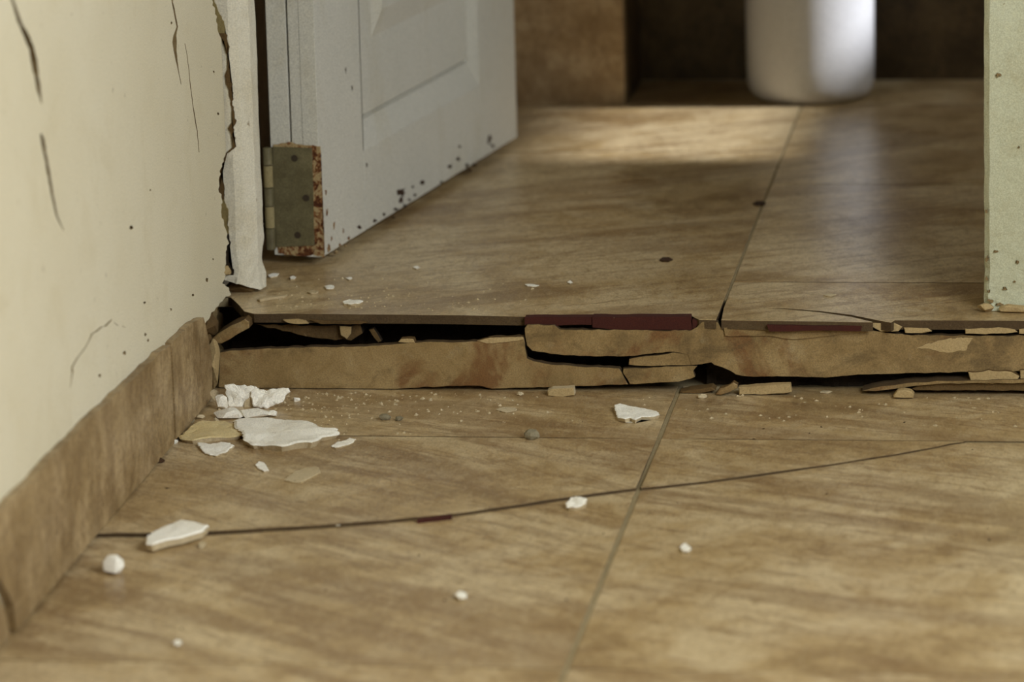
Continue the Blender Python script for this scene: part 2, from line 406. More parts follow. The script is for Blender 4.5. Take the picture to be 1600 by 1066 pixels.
# ---- upper floor
floor2 = boxes('floor', [(-1.2, 1.0, 0.30, 1.75, -0.05, H-0.0118), (-0.285, 1.0, 0.055, 0.30, -0.05, H-0.0118), (-0.875, -0.285, 0.135, 0.30, -0.05, H-0.0118)], 'mortar')
tag(floor2, 'raised beige tile floor of the inner room behind the broken step', 'floor', kind='structure')
ul = FU.pxs([(361, 465), (372, 476), (382, 486), (397, 490), (520, 491), (660, 492), (760, 493.5), (820, 494.5), (925, 494), (1080, 493.5), (1092, 499), (1118, 500)])
ul[-1] = (XU-.0017, ul[-1][1])
UT = 0.0105
seeded(slab('floor_tile', FU, rag(ul, 0.03, 0.0006, 2, False)+[(XU-.0017, 1.0200), (-.875, 1.0200), (-.875, .12)], -UT, 0, TB, floor2, bevel=.0004), 3.3)
sl = FU.pxs([(1188, 482.3), (1225, 483), (1280, 488), (1330, 495), (1364, 503.2)])
main_c = FU.pxs([(1188, 482.0), (1225, 481.8), (1280, 485.8), (1330, 492.0), (1374, 500.8)])
yl = sl[0][1]+0.004
seeded(slab('floor_tile', FU, FU.pxs([(1127, 500), (1200, 501.5), (1280, 502.5), (1350, 503.5)])+sl[::-1]+[(XU+.0017, yl)], -UT, 0, TB, floor2, bevel=.0003), 0.4)
seeded(slab('floor_tile', FU, [(XU+.0017, yl+.0003)]+main_c+FU.pxs([(1392, 504), (1398, 500.5), (1480, 501), (1600, 501.5)])+[(.55, -.006), (.55, .191), (XU+.0017, .191)], -UT, 0, TB, floor2, bevel=.0003), 0.4)
rect_tile(XU+.0017, .55, .1935, .79, 50, floor2, FU, UT); rect_tile(XU+.0017, .55, .7925, 1.39, 51, floor2, FU, UT)
rect_tile(XU+.0017, .99, 1.3925, 1.70, 52, floor2, FU, UT)
rect_tile(-.875, XU-.0017, 1.0225, 1.70, 54, floor2, FU, UT)
rect_tile(.5525, .99, .2, 1.39, 56, floor2, FU, UT)
boxes('grout_bed', [(-.88, .99, .10, 1.70, H-.0117, H-.0011)], 'grout', floor2)
# exposed red clay edges
def edge_strip(pts, lo, hi, mat, seed, parent=floor2, name='chipped_edge'):
    return slab(name, FR, FR.pxs(pts), lo, hi, mat, parent, 0.012, .0004, seed)
edge_strip([(820, 495.5), (926, 495), (926, 507), (872, 508), (866, 513), (858, 507), (820, 507)], -.012, .0015, 'red_clay', 1)
edge_strip([(926, 494.5), (1079, 494), (1082, 515), (960, 514), (926, 511)], -.012, .003, 'red_clay', 2)
edge_strip([(1082, 499), (1094, 501), (1086, 513), (1082, 513)], -.014, .002, 'red_clay', 3)
edge_strip([(1200, 503), (1348, 504.5), (1346, 513), (1290, 512), (1204, 513)], -.012, .0160, 'red_clay', 4)
edge_strip([(440, 503), (462, 502), (474, 504), (480, 508), (462, 509), (448, 507)], -.02, -.009, 'mortar_light', 5, name='mortar_lump')
edge_strip([(482, 503), (510, 504), (560, 503.5), (574, 506), (560, 509.5), (500, 509)], -.02, -.009, 'mortar', 6, name='mortar_lump')

# ---- step: riser tiles, mortar
step_o = empty('door_step'); tag(step_o, 'cracked tile step across the doorway with a black gap under its lip', 'step', kind='structure')
def riser(pts, lo, hi, seed, mats=('riser', 'tile_body'), name='riser_tile', step=0.006, amp=.0008, bevel=.0007):
    return slab(name, FR, [(a, max(b, .0012)) for a, b in rag(FR.pxs(pts, hi), step, amp, seed)], lo, hi, list(mats), step_o, bevel=bevel)
riser([(343, 551), (370, 548), (420, 545), (500, 543), (560, 541), (600, 540), (640, 536), (700, 535), (756, 534), (762, 529), (800, 527), (818, 527), (820, 545), (823, 560), (834, 566), (880, 571.5), (968, 576), (971, 583), (977, 592), (981, 601),
       (900, 603), (800, 607), (770, 608), (758, 606), (750, 602), (710, 603), (620, 607), (500, 613), (420, 615), (343, 613)], -.004, .008, 11)
riser([(974, 576.5), (1030, 574), (1076, 572.5), (1090, 573), (1082, 580), (1086, 590), (1060, 596.5), (984, 600.5), (980, 592), (974, 583)], -.004, .007, 12)
riser([(983, 561), (1052, 551.5), (1072, 553.0), (1092, 556), (1094, 568), (1078, 570.5), (1020, 571.5), (983, 570.5)], -.005, .0054, 13)
riser([(819, 513), (824, 508), (866, 508.5), (874, 516), (960, 516), (1080, 517.5), (1090, 512), (1098, 503), (1122, 503.5), (1128, 516), (1200, 517), (1300, 517), (1360, 516), (1400, 523), (1480, 525), (1600, 525), (1800, 527),
       (1800, 580), (1600, 580), (1500, 581.5), (1400, 583), (1340, 586), (1290, 590), (1240, 588), (1180, 588), (1150, 586), (1142, 580), (1128, 573), (1116, 570), (1112, 566), (1096, 570), (1081, 571), (1076, 553), (1052, 548.5), (983, 556.5), (940, 557), (880, 555.5), (850, 551), (832, 548), (823, 540)], -.005, .006, 14)
# thin render ledge above the right riser tile
riser([(1130, 512), (1200, 513), (1345, 513.5), (1352, 518), (1280, 527), (1240, 531), (1200, 524), (1132, 526)], -.002, .0082, 15, ('riser', 'riser'), 'mortar_smear', .008, .0006)
riser(rag([(1430, 544), (1448, 538), (1465, 533), (1499, 528), (1520, 529), (1514, 538), (1509, 548), (1482, 551), (1468, 549), (1455, 546)], 3, 1.2, 5), .003, .0066, 16, ('mortar_light', 'mortar_light'), 'mortar_smear', .006, .0006)
riser([(745, 533), (766, 528.5), (817, 526.5), (818, 531), (790, 535), (760, 537)], .002, .0092, 17, ('mortar_light', 'mortar'), 'mortar_smear', .006, .0005)
riser([(1356, 506), (1396, 504), (1410, 511), (1404, 518), (1376, 519), (1368, 513)], -.012, .0075, 18, ('mortar_light', 'mortar'), 'mortar_lump', .006, .0008)
riser([(1412, 512.5), (1450, 513), (1456, 517), (1440, 521.5), (1414, 521)], -.006, .007, 19, ('mortar_light', 'mortar'), 'mortar_lump', .006, .0008)
riser([(1508, 515), (1560, 512.5), (1585, 515), (1590, 520), (1540, 522), (1508, 522)], -.006, .007, 20, ('mortar_light', 'mortar'), 'mortar_lump', .006, .0008)
riser([(1592, 514), (1640, 513), (1640, 523), (1592, 522)], -.006, .007, 21, ('mortar_light', 'mortar'), 'mortar_lump', .006, .0008)
riser([(1513, 583), (1545, 580), (1580, 581), (1592, 588), (1588, 597), (1550, 599), (1515, 595)], -.004, .014, 22, ('mortar_light', 'mortar'), 'mortar_lump', .006, .001)
riser([(1594, 580), (1640, 580), (1640, 596), (1594, 594)], -.004, .012, 23, ('mortar_light', 'mortar'), 'mortar_lump', .006, .001)
riser([(1425, 608), (1440, 599.5), (1520, 598), (1600, 598), (1800, 598), (1800, 610), (1430, 610)], -.02, .012, 24, ('mortar', 'mortar'), 'broken_bed', .008, .0006)
riser([(1347, 611), (1380, 604), (1430, 598), (1480, 595.5), (1600, 593.5), (1700, 593), (1700, 598.5), (1470, 599.5), (1430, 603), (1366, 612)], -.01, .017, 25, ('riser', 'tile_body'), 'tile_sliver', .01, .0006)
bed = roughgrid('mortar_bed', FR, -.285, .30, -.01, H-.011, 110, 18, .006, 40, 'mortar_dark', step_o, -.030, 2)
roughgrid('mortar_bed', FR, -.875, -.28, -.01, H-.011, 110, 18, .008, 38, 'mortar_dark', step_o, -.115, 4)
# inside the cavity
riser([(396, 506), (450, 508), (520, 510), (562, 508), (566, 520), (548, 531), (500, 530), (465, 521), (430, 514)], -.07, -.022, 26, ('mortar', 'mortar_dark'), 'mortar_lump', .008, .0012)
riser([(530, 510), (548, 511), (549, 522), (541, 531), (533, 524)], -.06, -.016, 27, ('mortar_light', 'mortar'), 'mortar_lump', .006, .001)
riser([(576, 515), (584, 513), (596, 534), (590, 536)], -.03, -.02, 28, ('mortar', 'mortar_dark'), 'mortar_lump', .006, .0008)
riser([(622, 535), (626, 530), (646, 530), (648, 536)], -.004, .0085, 29, ('mortar_light', 'mortar'), 'mortar_lump', .006, .0005)
# loose broken slab wedged into the cavity
o = slab('tile_shard', FR, FR.pxs([(332, 527), (340, 520), (384, 497), (391, 502), (390, 511), (372, 522), (346, 536), (335, 536)], .0), -.035, .004, ['riser', 'mortar'], None, .008, .0009, 31, .001)
tag(o, 'slanting piece of broken tile wedged in the dark hole beside the left wall', 'tile piece')

# ---- left wall: a plaster skin with real slits, on a rough core
SEAM = [(332, -6, 5), (335, 8, 4), (341, 22, 7), (345, 38, 13), (347, 52, 11), (353, 64, 6), (355, 78, 5), (357, 90, 2), (357, 104, 2), (356, 118, 8), (358, 132, 7), (361, 146, 5), (362, 160, 1.5), (364, 176, 2), (366, 190, 5), (361, 200, 8), (362, 208, 3), (366, 220, 3), (366, 230, 4), (354, 240, 3), (348, 256, 2), (345, 272, 3), (345, 286, 7), (347, 300, 7), (349, 312, 2), (350, 324, 10), (352, 340, 10), (353, 352, 4), (356, 366, 2), (358, 380, 3), (355, 394, 5), (355, 408, 5), (358, 422, 14), (358, 430, 14)]   # (x, y, width) of the open seam between wall and door post
def wall_left():
    ragpx = [(x-wd/2, y) for x, y, wd in SEAM]+[(352, 436), (348, 442), (357, 450), (361, 460), (350, 467), (341, 478), (331, 489), (323, 502)]
    ragpx = rag(ragpx, 4, 1.5, 9, False)
    rr = [(min(a, .105), b) for a, b in FW.pxs(ragpx)]
    outline = [(-6.05, 0.0), (-6.05, 2.6), (.058, 2.6), (.058, rr[0][1]+.01)]+rr+[(-.075, .085), (-.075, 0.0)]
    cracks = [
        [(17, -8, 4), (30, 33, 6), (42, 58, 8), (50, 78, 9), (56, 112, 8), (61, 142, 6), (65, 162, 1)],
        [(64, 209, 2), (66, 216, 6), (70, 238, 5), (76, 270, 4.5), (81, 300, 4), (89, 338, 3), (99, 360, 1)],
        [(268, -5, 2.5), (273, 22, 2.5), (277, 42, 2.5), (273, 56, 4), (272.5, 66, 7), (274, 80, 5.5), (276, 95, 2.5), (280, 116, 1.2), (283, 132, .8)],
        [(289, 68, .8), (293, 90, 1), (297, 130, 1.1), (302, 170, 1.3), (308, 205, 1.3), (311, 238, 1)],
        [(110, 606, .8), (113, 588, 1.6), (112, 574, 2.6), (121, 560, 2.4), (128, 551, 1.4), (138, 534, 1.4), (144, 522, 2.2), (150, 518, 3), (158, 511, 3.4), (164, 510, 3.4), (172, 502, 3.4), (175, 499, 1.5)],
        [(178, 504, .9), (184, 509, 1.6), (190, 509, 1.4), (197, 512, 1)],
    ]
    loops = [outline]
    for i, c in enumerate(cracks): loops.append(FW.pxs(crack_poly(c, i, .35 if i < 4 else .9)))
    # small pits in the plaster
    for i, (x, y, r) in enumerate([(205, 356, 3), (235, 297, 1.5), (226, 473, 2), (323, 438, 3.2), (302, 461, 2.2), (267, 483, 1.6), (227, 523, 2.0), (231, 532, 2.6), (195, 552, 3), (156, 587, 2.4), (268, 36, 1.6), (334, 112, 1.6), (341, 178, 2), (333, 405, 1.6)]):
        rnd = random.Random(i); loops.append(FW.pxs([(x+r*rnd.uniform(.4, 1.3)*math.cos(k*.9), y+1.4*r*rnd.uniform(.4, 1.3)*math.sin(k*.9)) for k in range(7)]))
    vs2, fs = [], []
    for lp in loops:
        i0 = len(vs2); vs2 += [Vector(p_) for p_ in lp]; fs.append(list(range(i0, i0+len(lp))))
    cv, ce_, cf, *_ = delaunay_2d_cdt(vs2, [], fs, 0, 1e-7)
    def inside(p_, lp):
        r_ = False; j = len(lp)-1
        for i in range(len(lp)):
            (x1, y1), (x2, y2) = lp[i], lp[j]
            if (y1 > p_[1]) != (y2 > p_[1]) and p_[0] < (x2-x1)*(p_[1]-y1)/(y2-y1)+x1: r_ = not r_
            j = i
        return r_
    bm = bmesh.new()
    T_ = [bm.verts.new(FW.w(p_.x, p_.y, 0)) for p_ in cv]; B_ = [bm.verts.new(FW.w(p_.x, p_.y, -.011)) for p_ in cv]
    cnt = {}
    for f in cf:
        c_ = sum((cv[i] for i in f), Vector((0, 0)))/len(f)
        if not inside(c_, outline) or any(inside(c_, lp) for lp in loops[1:]): continue
        bm.faces.new([T_[i] for i in f]); bm.faces.new([B_[i] for i in f][::-1])
        for i in range(len(f)):
            e = (f[i], f[(i+1) % len(f)]); cnt[e] = 1
    for (i, j) in cnt:
        if (j, i) not in cnt:
            bm.faces.new((T_[j], T_[i], B_[i], B_[j])).material_index = 1
    bmesh.ops.delete(bm, geom=[v for v in bm.verts if not v.link_faces], context='VERTS')
    bmesh.ops.recalc_face_normals(bm, faces=bm.faces[:])
    return link('wall_left', bm, ['wall', 'wall_edge'])
wl = wall_left(); tag(wl, 'cream plastered wall on the left with long dark cracks', 'wall', kind='structure')
boxes('wall_core', [(XW-.16, XW-.022, -6.05, .03, -.02, 2.6)], 'mortar', wl)
roughgrid('mortar_seam', FW, -.10, .125, .0, .55, 50, 120, .006, 55, 'wall_edge', wl, -.017, 5)
# crumbling corner at the wall's foot
o = roughgrid('mortar_seam', FW, -.062, .015, -.004, .098, 26, 36, .004, 60, 'mortar', wl, -.004, 7)
bm, _ = rock_bm((XW+.002, -.022, .032), .008, .022, .030, 77, 26, False); link('mortar_lump', bm, 'mortar_light', wl)
bm, _ = rock_bm((XW-.004, .004, .072), .010, .03, .016, 78, 22, False); link('mortar_lump', bm, 'mortar', wl)

# ---- baseboard tiles
bb = empty('baseboard_left'); tag(bb, 'brown marbled skirting tiles along the foot of the left wall', 'baseboard', kind='structure')
BO = 0.009
topl = FW.pxs(rag([(-60, 852), (0, 799), (60, 738), (120, 676), (190, 608), (250, 551), (275, 530)], 9, 1.6, 2, False), BO)
endc = FW.pxs([(-30, 886), (0, 906), (12, 926), (20, 946), (25, 971)], BO)
endc[-1] = (endc[-1][0], .0035)
yj = FW.px((273, 684), BO)[0]
tj = topl[-1]
topl = [p_ for p_ in topl if p_[0] < yj-.005]
slab('baseboard_tile', FW, endc[::-1]+[(endc[0][0]-.03, topl[0][1])]+topl+[(yj-.001, tj[1]), (yj-.001, .0035)], .0004, BO, ['skirting', 'skirting_edge'], bb, 0, 0, 3, .001)
t2 = FW.pxs([(278, 527), (300, 507), (314, 497), (320, 496)], BO)
slab('baseboard_tile', FW, [(yj+.012, .0035), (yj+.012, t2[0][1])]+t2+[(-.056, .05), (-.060, .0035)], .0004, BO-.001, ['skirting', 'skirting_edge'], bb, .012, .001, 4, .001)
e2 = [(a-.012, b-.006) for a, b in endc]; e2[-1] = (e2[-1][0], .0035)
slab('baseboard_tile', FW, [(-1.7, .0035)]+e2[::-1]+[(e2[0][0]-.05, .108), (-1.7, .108)], .0004, BO-.003, ['skirting', 'skirting_edge'], bb, .03, .0006, 5, .001)
for k in range(5): slab('baseboard_tile', FW, [(-1.702-.85*k, .0035), (-1.702-.85*k, .108), (-2.55-.85*k, .108), (-2.55-.85*k, .0035)], .0004, BO, ['skirting', 'skirting_edge'], bb, bevel=.001)

# ---- left door jamb (plastered timber, broken foot)
def jamb_loft(name, prof, z0, z1, nfine, mat, foot, seed):
    """profile in plan swept upwards; the foot is uneven"""
    zs = [z0+.004*i for i in range(nfine)]
    z = zs[-1]
    while z < .5: z += .010; zs.append(z)
    zs += [1.0, 1.6, z1]
    bm = bmesh.new(); rows = []
    for k, zz in enumerate(zs):
        r = []
        for (x, y) in prof:
            p = Vector((x, y, zz)); a = .0009 + foot*max(0, 1-(zz-z0)/.07)
            q = Vector((nz(p, 34, seed), nz(p, 34, seed+9), 0))*a + Vector((nz(p, 110, seed+4), nz(p, 110, seed+13), 0))*a*.55
            if zz > .6: q *= 0
            r.append(bm.verts.new(p+q))
        rows.append(r)
    n = len(prof)
    for k in range(len(rows)-1):
        for i in range(n):
            j = (i+1) % n; bm.faces.new((rows[k][i], rows[k][j], rows[k+1][j], rows[k+1][i]))
    bm.faces.new(rows[0]); bm.faces.new(rows[-1])
    bmesh.ops.triangulate(bm, faces=[f for f in bm.faces if len(f.verts) > 4])
    bmesh.ops.recalc_face_normals(bm, faces=bm.faces[:])
    return bm
def seg(a, b, k): return [(a[0]+(b[0]-a[0])*i/k, a[1]+(b[1]-a[1])*i/k) for i in range(k)]
prof = seg((-.885, .1085), (-.836, .1085), 10)+seg((-.836, .1085), (-.826, .1135), 3)+seg((-.826, .1135), (-.8150, .128), 5)+seg((-.8150, .128), (-.8125, .150), 5)+[(-.8125, .151), (-.885, .151)]
bm = jamb_loft('trim_1', prof, H+.014, 2.1, 22, 'jamb', .0035, 3)
for v in bm.verts:      # foot: the front breaks away higher than the inner edge
    t_ = max(0, 1-(v.co.z-(H+.014))/.03)
    v.co.z += t_*(-.011*max(0, min(1, (v.co.x+.835)/.02)) + .010*max(0, min(1, (-.838-v.co.x)/.03)))
j1 = link('trim_1', bm, 'jamb'); tag(j1, 'cream painted door frame post on the left with broken foot', 'door frame', kind='structure')
boxes('frame_body', [(-.965, -.862, .1515, .285, H, 2.1)], 'door', j1)
bm, _ = rock_bm((-.838, .132, H+.006), .020, .016, .011, 12, 30, False); link('mortar_lump', bm, 'mortar', j1)
bm, _ = rock_bm((-.850, .104, H+.030), .008, .008, .007, 15, 20, False); link('mortar_lump', bm, 'mortar_light', j1)
FJ1 = Frame((0, .1085, 0), (1, 0, 0), (0, 0, 1), (0, -1, 0))
for i, (k0, k1, mt) in enumerate([(0, 6, 'seam'), (4, 13, 'mortar'), (12, 19, 'mortar'), (18, 25, 'mortar'), (24, 29, 'seam'), (28, 34, 'mortar_dark')]):
    sm = SEAM[k0:k1]
    pts = rag([(x-wd/2-(9 if (y > 250 or y < 30) else .4), y) for x, y, wd in sm], 4, .8, i, False)+rag([(x+wd/2, y) for x, y, wd in sm][::-1], 4, 1.5, 7+i, False)
    slab('mortar_patch', FJ1, FJ1.pxs(pts, .0014+.0002*i), -.003, .0014+.0002*i, mt, j1)
# ---- right jamb
xr = .0262
prof = seg((xr+.13, .044), (xr+.006, .044), 16)+seg((xr+.006, .044), (xr, .050), 3)+seg((xr, .05), (xr, .12), 6)+[(xr+.006, .122), (xr+.13, .122)]
bm = jamb_loft('trim_2', prof, H+.0005, 2.1, 22, 'jamb_green', .0030, 8)
j2 = link('trim_2', bm, 'jamb_green'); tag(j2, 'greenish flaking door frame post at the right edge', 'door frame', kind='structure')
def chip(fr, px, r, mat, parent, name, seed, th=.0006, off=0.0, asp=1.0):
    rnd = random.Random(seed); k = 15; q = [rnd.uniform(.25, 1.25) for _ in range(k)]
    pts = fr.pxs([(px[0]+r*q[i]*math.cos(i*6.283/k), px[1]+asp*r*q[i]*math.sin(i*6.283/k)) for i in range(k)], off)
    return slab(name, fr, pts, off-.002, off+th, mat, parent, seed=seed)
FJ2 = Frame((0, .044, 0), (1, 0, 0), (0, 0, 1), (0, -1, 0))
for i, (x, y, r, a) in enumerate([(1556, 393, 4, .5), (1570, 451, 4, .8), (1560, 117, 4, 1), (1590, 410, 3, 1), (1586, 440, 2.5, 1), (1548, 470, 5, .6), (1562, 476, 6, .5), (1545, 455, 3, 1.2), (1592, 230, 1.6, 1.4), (1590, 480, 7, .5), (1542, 405, 3.5, 1.3), (1541, 330, 2.5, 1.5), (1542, 436, 3, 1.4)]):
    chip(FJ2, (x, y), r, 'wall_edge', j2, 'paint_chip', i, .0010, .0012, a)
rub = [(-.002, .039, .010, .008, .006), (.03, .036, .018, .008, .006), (.055, .038, .014, .008, .008), (.09, .036, .02, .008, .006)]
for i, (x, y, a, b, c) in enumerate(rub):
    bm, zm = rock_bm((x+.03, y, H+c*.6), a, b, c, 40+i, 24)
    for v in bm.verts: v.co.z += H-zm
    link('mortar_lump', bm, 'mortar_light', j2)

# ---- partition, outer walls, ceiling
wb = boxes('wall_back', [(xr+.12, 1.4, .05, .285, -.02, 2.6), (-1.2, 1.4, .05, .285, 2.1, 2.6), (-1.25, -.966, .06, .285, -.02, 2.1)], 'wall')
tag(wb, 'cream partition wall around the doorway', 'wall', kind='structure')
XR = 1.25
wr = boxes('wall_right', [(XR, XR+.15, -6.05, -2.75, -.02, 2.6), (XR, XR+.15, -1.35, .05, -.02, 2.6), (XR, XR+.15, -2.75, -1.35, -.02, .75), (XR, XR+.15, -2.75, -1.35, 2.05, 2.6)], 'room')
tag(wr, 'cream side wall of the front room with a window opening', 'wall', kind='structure')
wf = boxes('wall_front', [(-1.0, 1.4, -6.2, -6.05, -.02, 2.6)], 'room'); tag(wf, 'cream wall behind the viewpoint', 'wall', kind='structure')
ce = boxes('ceiling', [(-1.4, 5.4, -6.2, .06, 2.6, 2.75), (-1.4, 1.15, .06, 1.9, 2.6, 2.75)], 'room'); tag(ce, 'plain cream ceiling over both rooms, with an added overhang outside against the sun', 'ceiling', kind='structure')  # first slab runs on outdoors, an added overhang keeping sun off the front window
XN = .90
wi = boxes('wall_inner', [(-1.35, -.90, .286, 1.394, -.02, 2.6), (XN, XN+.12, .285, .99, -.02, 2.6), (XN, XN+.12, 1.50, 1.85, -.02, 2.6), (XN, XN+.12, .99, 1.50, -.02, 1.025), (XN, XN+.12, .99, 1.50, 1.36, 2.6)], 'tilewall')  # first box is added close behind the door to darken the hinge-side gap
tag(wi, 'dim tiled side walls of the inner room, left one thickened to shade the door gap', 'wall', kind='structure')
we = boxes('wall_end', [(-1.2, -.5245, YBK, 1.85, H-.012, 2.6)], 'tilewall')
boxes('recess_shade_lining', [(-.5245, XN, YREC, 1.85, H-.012, 2.6), (-.5245, -.5215, YBK+.004, YREC, H, 2.6)], 'recess', we)
tag(we, 'brown stone-tiled end wall of the inner room with a recess coloured dark for its shade', 'wall', kind='structure')

# ---- door leaf
ZB = H+.011
O = hitp((504, 402), (0, 0, ZB), (0, 0, 1)); E = hitp((808, 214), (0, 0, ZB), (0, 0, 1))
u = (E-O); LEN = u.length; u.normalize(); n_ = Vector((u.y, -u.x, 0))
FD = Frame(O, u, (0, 0, 1), n_); FE = Frame(O, -n_, (0, 0, 1), -u)
TH = FE.px((426, 300))[0]
door = empty('door_1'); tag(door, 'grey-white panelled wooden door standing open into the inner room', 'door', kind='structure')
DH = 1.98
ua = FD.px((567, 180))[0]; ub = FD.px((748, 105))[0]
zr = FD.px((567, 236))[1]; zg = FD.px((567, 190))[1]
RD = .011
def dbox(name, u0, u1, z0, z1, c0, c1, mat='door', parent=door, bevel=.0005):
    return slab(name, FD, [(u0, z0), (u1, z0), (u1, z1), (u0, z1)], c0, c1, mat, parent, bevel=bevel)
lam = TH*.55
dbox('door_core', 0, LEN, .0015, DH, -lam, -RD-.008)
dbox('back_board', 0, LEN, .001, DH, -TH, -lam-.0028)
dbox('hinge_stile', 0, ua-.0034, 0, DH, -RD-.009, 0)
dbox('lock_stile', ub, LEN, 0, DH, -RD-.009, 0)
dbox('bottom_rail', ua+.0002, ub, 0, zr, -RD-.009, -.0003)
dbox('top_rail', ua+.0002, ub, DH-.12, DH, -RD-.009, -.0003)
# moulded bevel and raised field of the panel
bm = bmesh.new(); mz = zg-zr
ring = lambda d, c: [bm.verts.new(FD.w(a, b, c)) for a, b in ((ua+d*.55, zr+d), (ub-d*.55, zr+d), (ub-d*.55, DH-.12-d), (ua+d*.55, DH-.12-d))]
r0 = ring(0, -.0004); r1 = ring(mz*.92, -RD+.001); r2 = ring(mz*.98, -RD-.006); r3 = ring(mz*1.08, -RD+.0005)
r4 = ring(mz*3.6, -RD+.001); r5 = ring(mz*4.5, -.001)
for A, B in ((r0, r1), (r1, r2), (r2, r3), (r3, r4), (r4, r5)):
    for i in range(4): bm.faces.new((A[i], A[(i+1) % 4], B[(i+1) % 4], B[i]))
bm.faces.new(r5); bmesh.ops.recalc_face_normals(bm, faces=bm.faces[:])
link('panel', bm, 'door', door)
# hinge: leaf, knuckles, screws, rusted strip
hz = FE.px((455, 229))[1]; lz = FE.px((455, 389))[1]
hinge = slab('hinge', FE, FE.pxs([(426, 229), (488, 231), (492, 384), (432, 386)]), .0, .0016, 'hinge', door, .02, .0003, 4, .0004)
for i, (x, y) in enumerate([(461, 247), (479, 309), (466, 367)]):
    a, b = FE.px((x, y)); slab('screw', FE, [(a+.0042*math.cos(k*.524), b+.0042*math.sin(k*.524)) for k in range(12)], .001, .0022, 'screw', hinge)
rs = slab('rust_strip', FE, FE.pxs([(488, 226), (500, 229), (503, 300), (507, 402), (490, 398), (491, 384), (489, 300)]), -.001, .0009, 'rust', door, .004, .0008, 6)
slab('rust_strip', FE, FE.pxs([(434, 386), (490, 384), (490, 398), (470, 401), (436, 396)]), -.001, .0008, 'rust', door, .004, .0008, 7)
slab('rust_strip', FE, FE.pxs([(428, 226), (452, 222), (470, 226), (492, 228), (492, 233), (428, 232)]), -.001, .0012, 'rust', door, .004, .0006, 8)
kc = hitp((420.5, 305), O-u*.004, u)
def cyl(name, c, r, z0, z1, mat, parent, k=14):
    bm = bmesh.new(); a = [bm.verts.new((c.x+r*math.cos(i*6.2832/k), c.y+r*math.sin(i*6.2832/k), z0)) for i in range(k)]
    b = [bm.verts.new((v.co.x, v.co.y, z1)) for v in a]
    for i in range(k): bm.faces.new((a[i], a[(i+1) % k], b[(i+1) % k], b[i]))
    bm.faces.new(a[::-1]); e = bm.faces.new(b)
    bmesh.ops.bevel(bm, geom=list(e.edges), offset=r*.08, segments=1, affect='EDGES')
    return link(name, bm, mat, parent)
kz = [hitp((420.5, y), O, u).z for y in (229, 257, 292, 321, 355, 389)]
for i in range(5): cyl('knuckle', kc, .0056, kz[i+1]+.0006, kz[i]-.0006, 'hinge_pale' if i in (1, 3) else 'hinge', hinge)
# flaked paint along the door's foot
for i, (x, y, r, a) in enumerate([(628, 300, 7, 1.1), (626, 313, 4, 1.4), (633, 322, 3, 1), (648, 305, 2.5, 1), (660, 285, 3.5, 1), (645, 292, 2, 1.2), (704, 260, 4, 1), (716, 247, 3, 1.3), (718, 229, 2, 1), (730, 258, 3, 1), (735, 265, 4, .7), (764, 217, 4, 1.8), (770, 228, 3, 1.2), (600, 335, 3, 1), (586, 345, 3.5, .8), (562, 355, 4, .8), (618, 327, 4, .7), (690, 285, 3, .7), (573, 258, 1, 4), (540, 110, .8, 7), (550, 138, .8, 5), (640, 312, 2.5, 1), (742, 258, 4, .6), (615, 340, 2.5, .6)]):
    chip(FD, (x, y), r, 'dark_bits', door, 'paint_chip', 60+i, .0004, .0, a)
for i, (x, y, r, a) in enumerate([(545, 372, 2.2, 2), (522, 352, 1.6, 4), (514, 388, 3, 2), (530, 383, 2.2, 2), (511, 332, 1.6, 5), (536, 360, 1.5, 3), (518, 372, 1.6, 3), (509, 300, 1.3, 4), (526, 395, 2.5, 1.2), (541, 384, 2, 1)]):
    chip(FD, (x, y), r, 'rust', door, 'paint_chip', 90+i, .0003, .0, a)

# ---- white pedestal in the recess
def pedestal():
    bm = bmesh.new(); k = 48; c = Vector((-.2612, 1.462, H))
    pr = [(.070, .0005), (.078, .001), (.085, .006), (.0895, .014), (.0918, .024), (.0926, .05), (.0930, .15), (.0935, .30), (.095, .42), (.11, .56), (.16, .68), (.20, .74), (.205, .80), (.195, .80), (.17, .74)]
    rows = [[bm.verts.new(c+Vector((r*math.cos(i*6.2832/k), r*math.sin(i*6.2832/k)*min(1, .095/r), z))) for i in range(k)] for r, z in pr]
    for A, B in zip(rows, rows[1:]):
        for i in range(k): bm.faces.new((A[i], A[(i+1) % k], B[(i+1) % k], B[i]))
    bm.faces.new(rows[0][::-1]); bm.faces.new(rows[-1])
    bmesh.ops.recalc_face_normals(bm, faces=bm.faces[:])
    return link('pedestal', bm, 'white', None, True)
tag(pedestal(), 'smooth white round pedestal standing at the back of the inner room', 'pedestal')

# ------------------------------------------------------------------ LOOSE PIECES
FK = ['flake', 'flake_tan']
PT = 'plaster piece'
def lying(name, px, th, label, cat=PT, mats=FK, seed=0, z=0.0, fr=None, **kw):
    f = fr or FL
    o = flake(name, f, f.pxs(px, z+th), z+.0002, th, mats, None, seed, **kw)
    return tag(o, label, cat, kw.get('group'))
lying('plaster_flake', [(364, 657), (384, 653), (420, 653), (470, 655), (492, 661), (502, 669), (514, 671), (528, 670), (529, 676), (512, 679), (503, 680), (498, 687), (487, 693), (470, 693), (440, 698), (425, 696), (396, 694), (382, 688), (378, 676), (368, 668)], .007, 'largest white plaster flake lying flat in front of the step, left corner', seed=1, bump=.5, step=.006, amp=.0012)
lying('plaster_flake', [(280, 680), (300, 664), (316, 657), (350, 655), (372, 662), (380, 676), (374, 681), (350, 682), (330, 684), (316, 686), (300, 688), (280, 684)], .005, 'yellowish plaster flake touching the left side of the largest white flake', mats=['flake_yellow', 'flake_tan'], seed=2, bump=.5, step=.006, amp=.001)
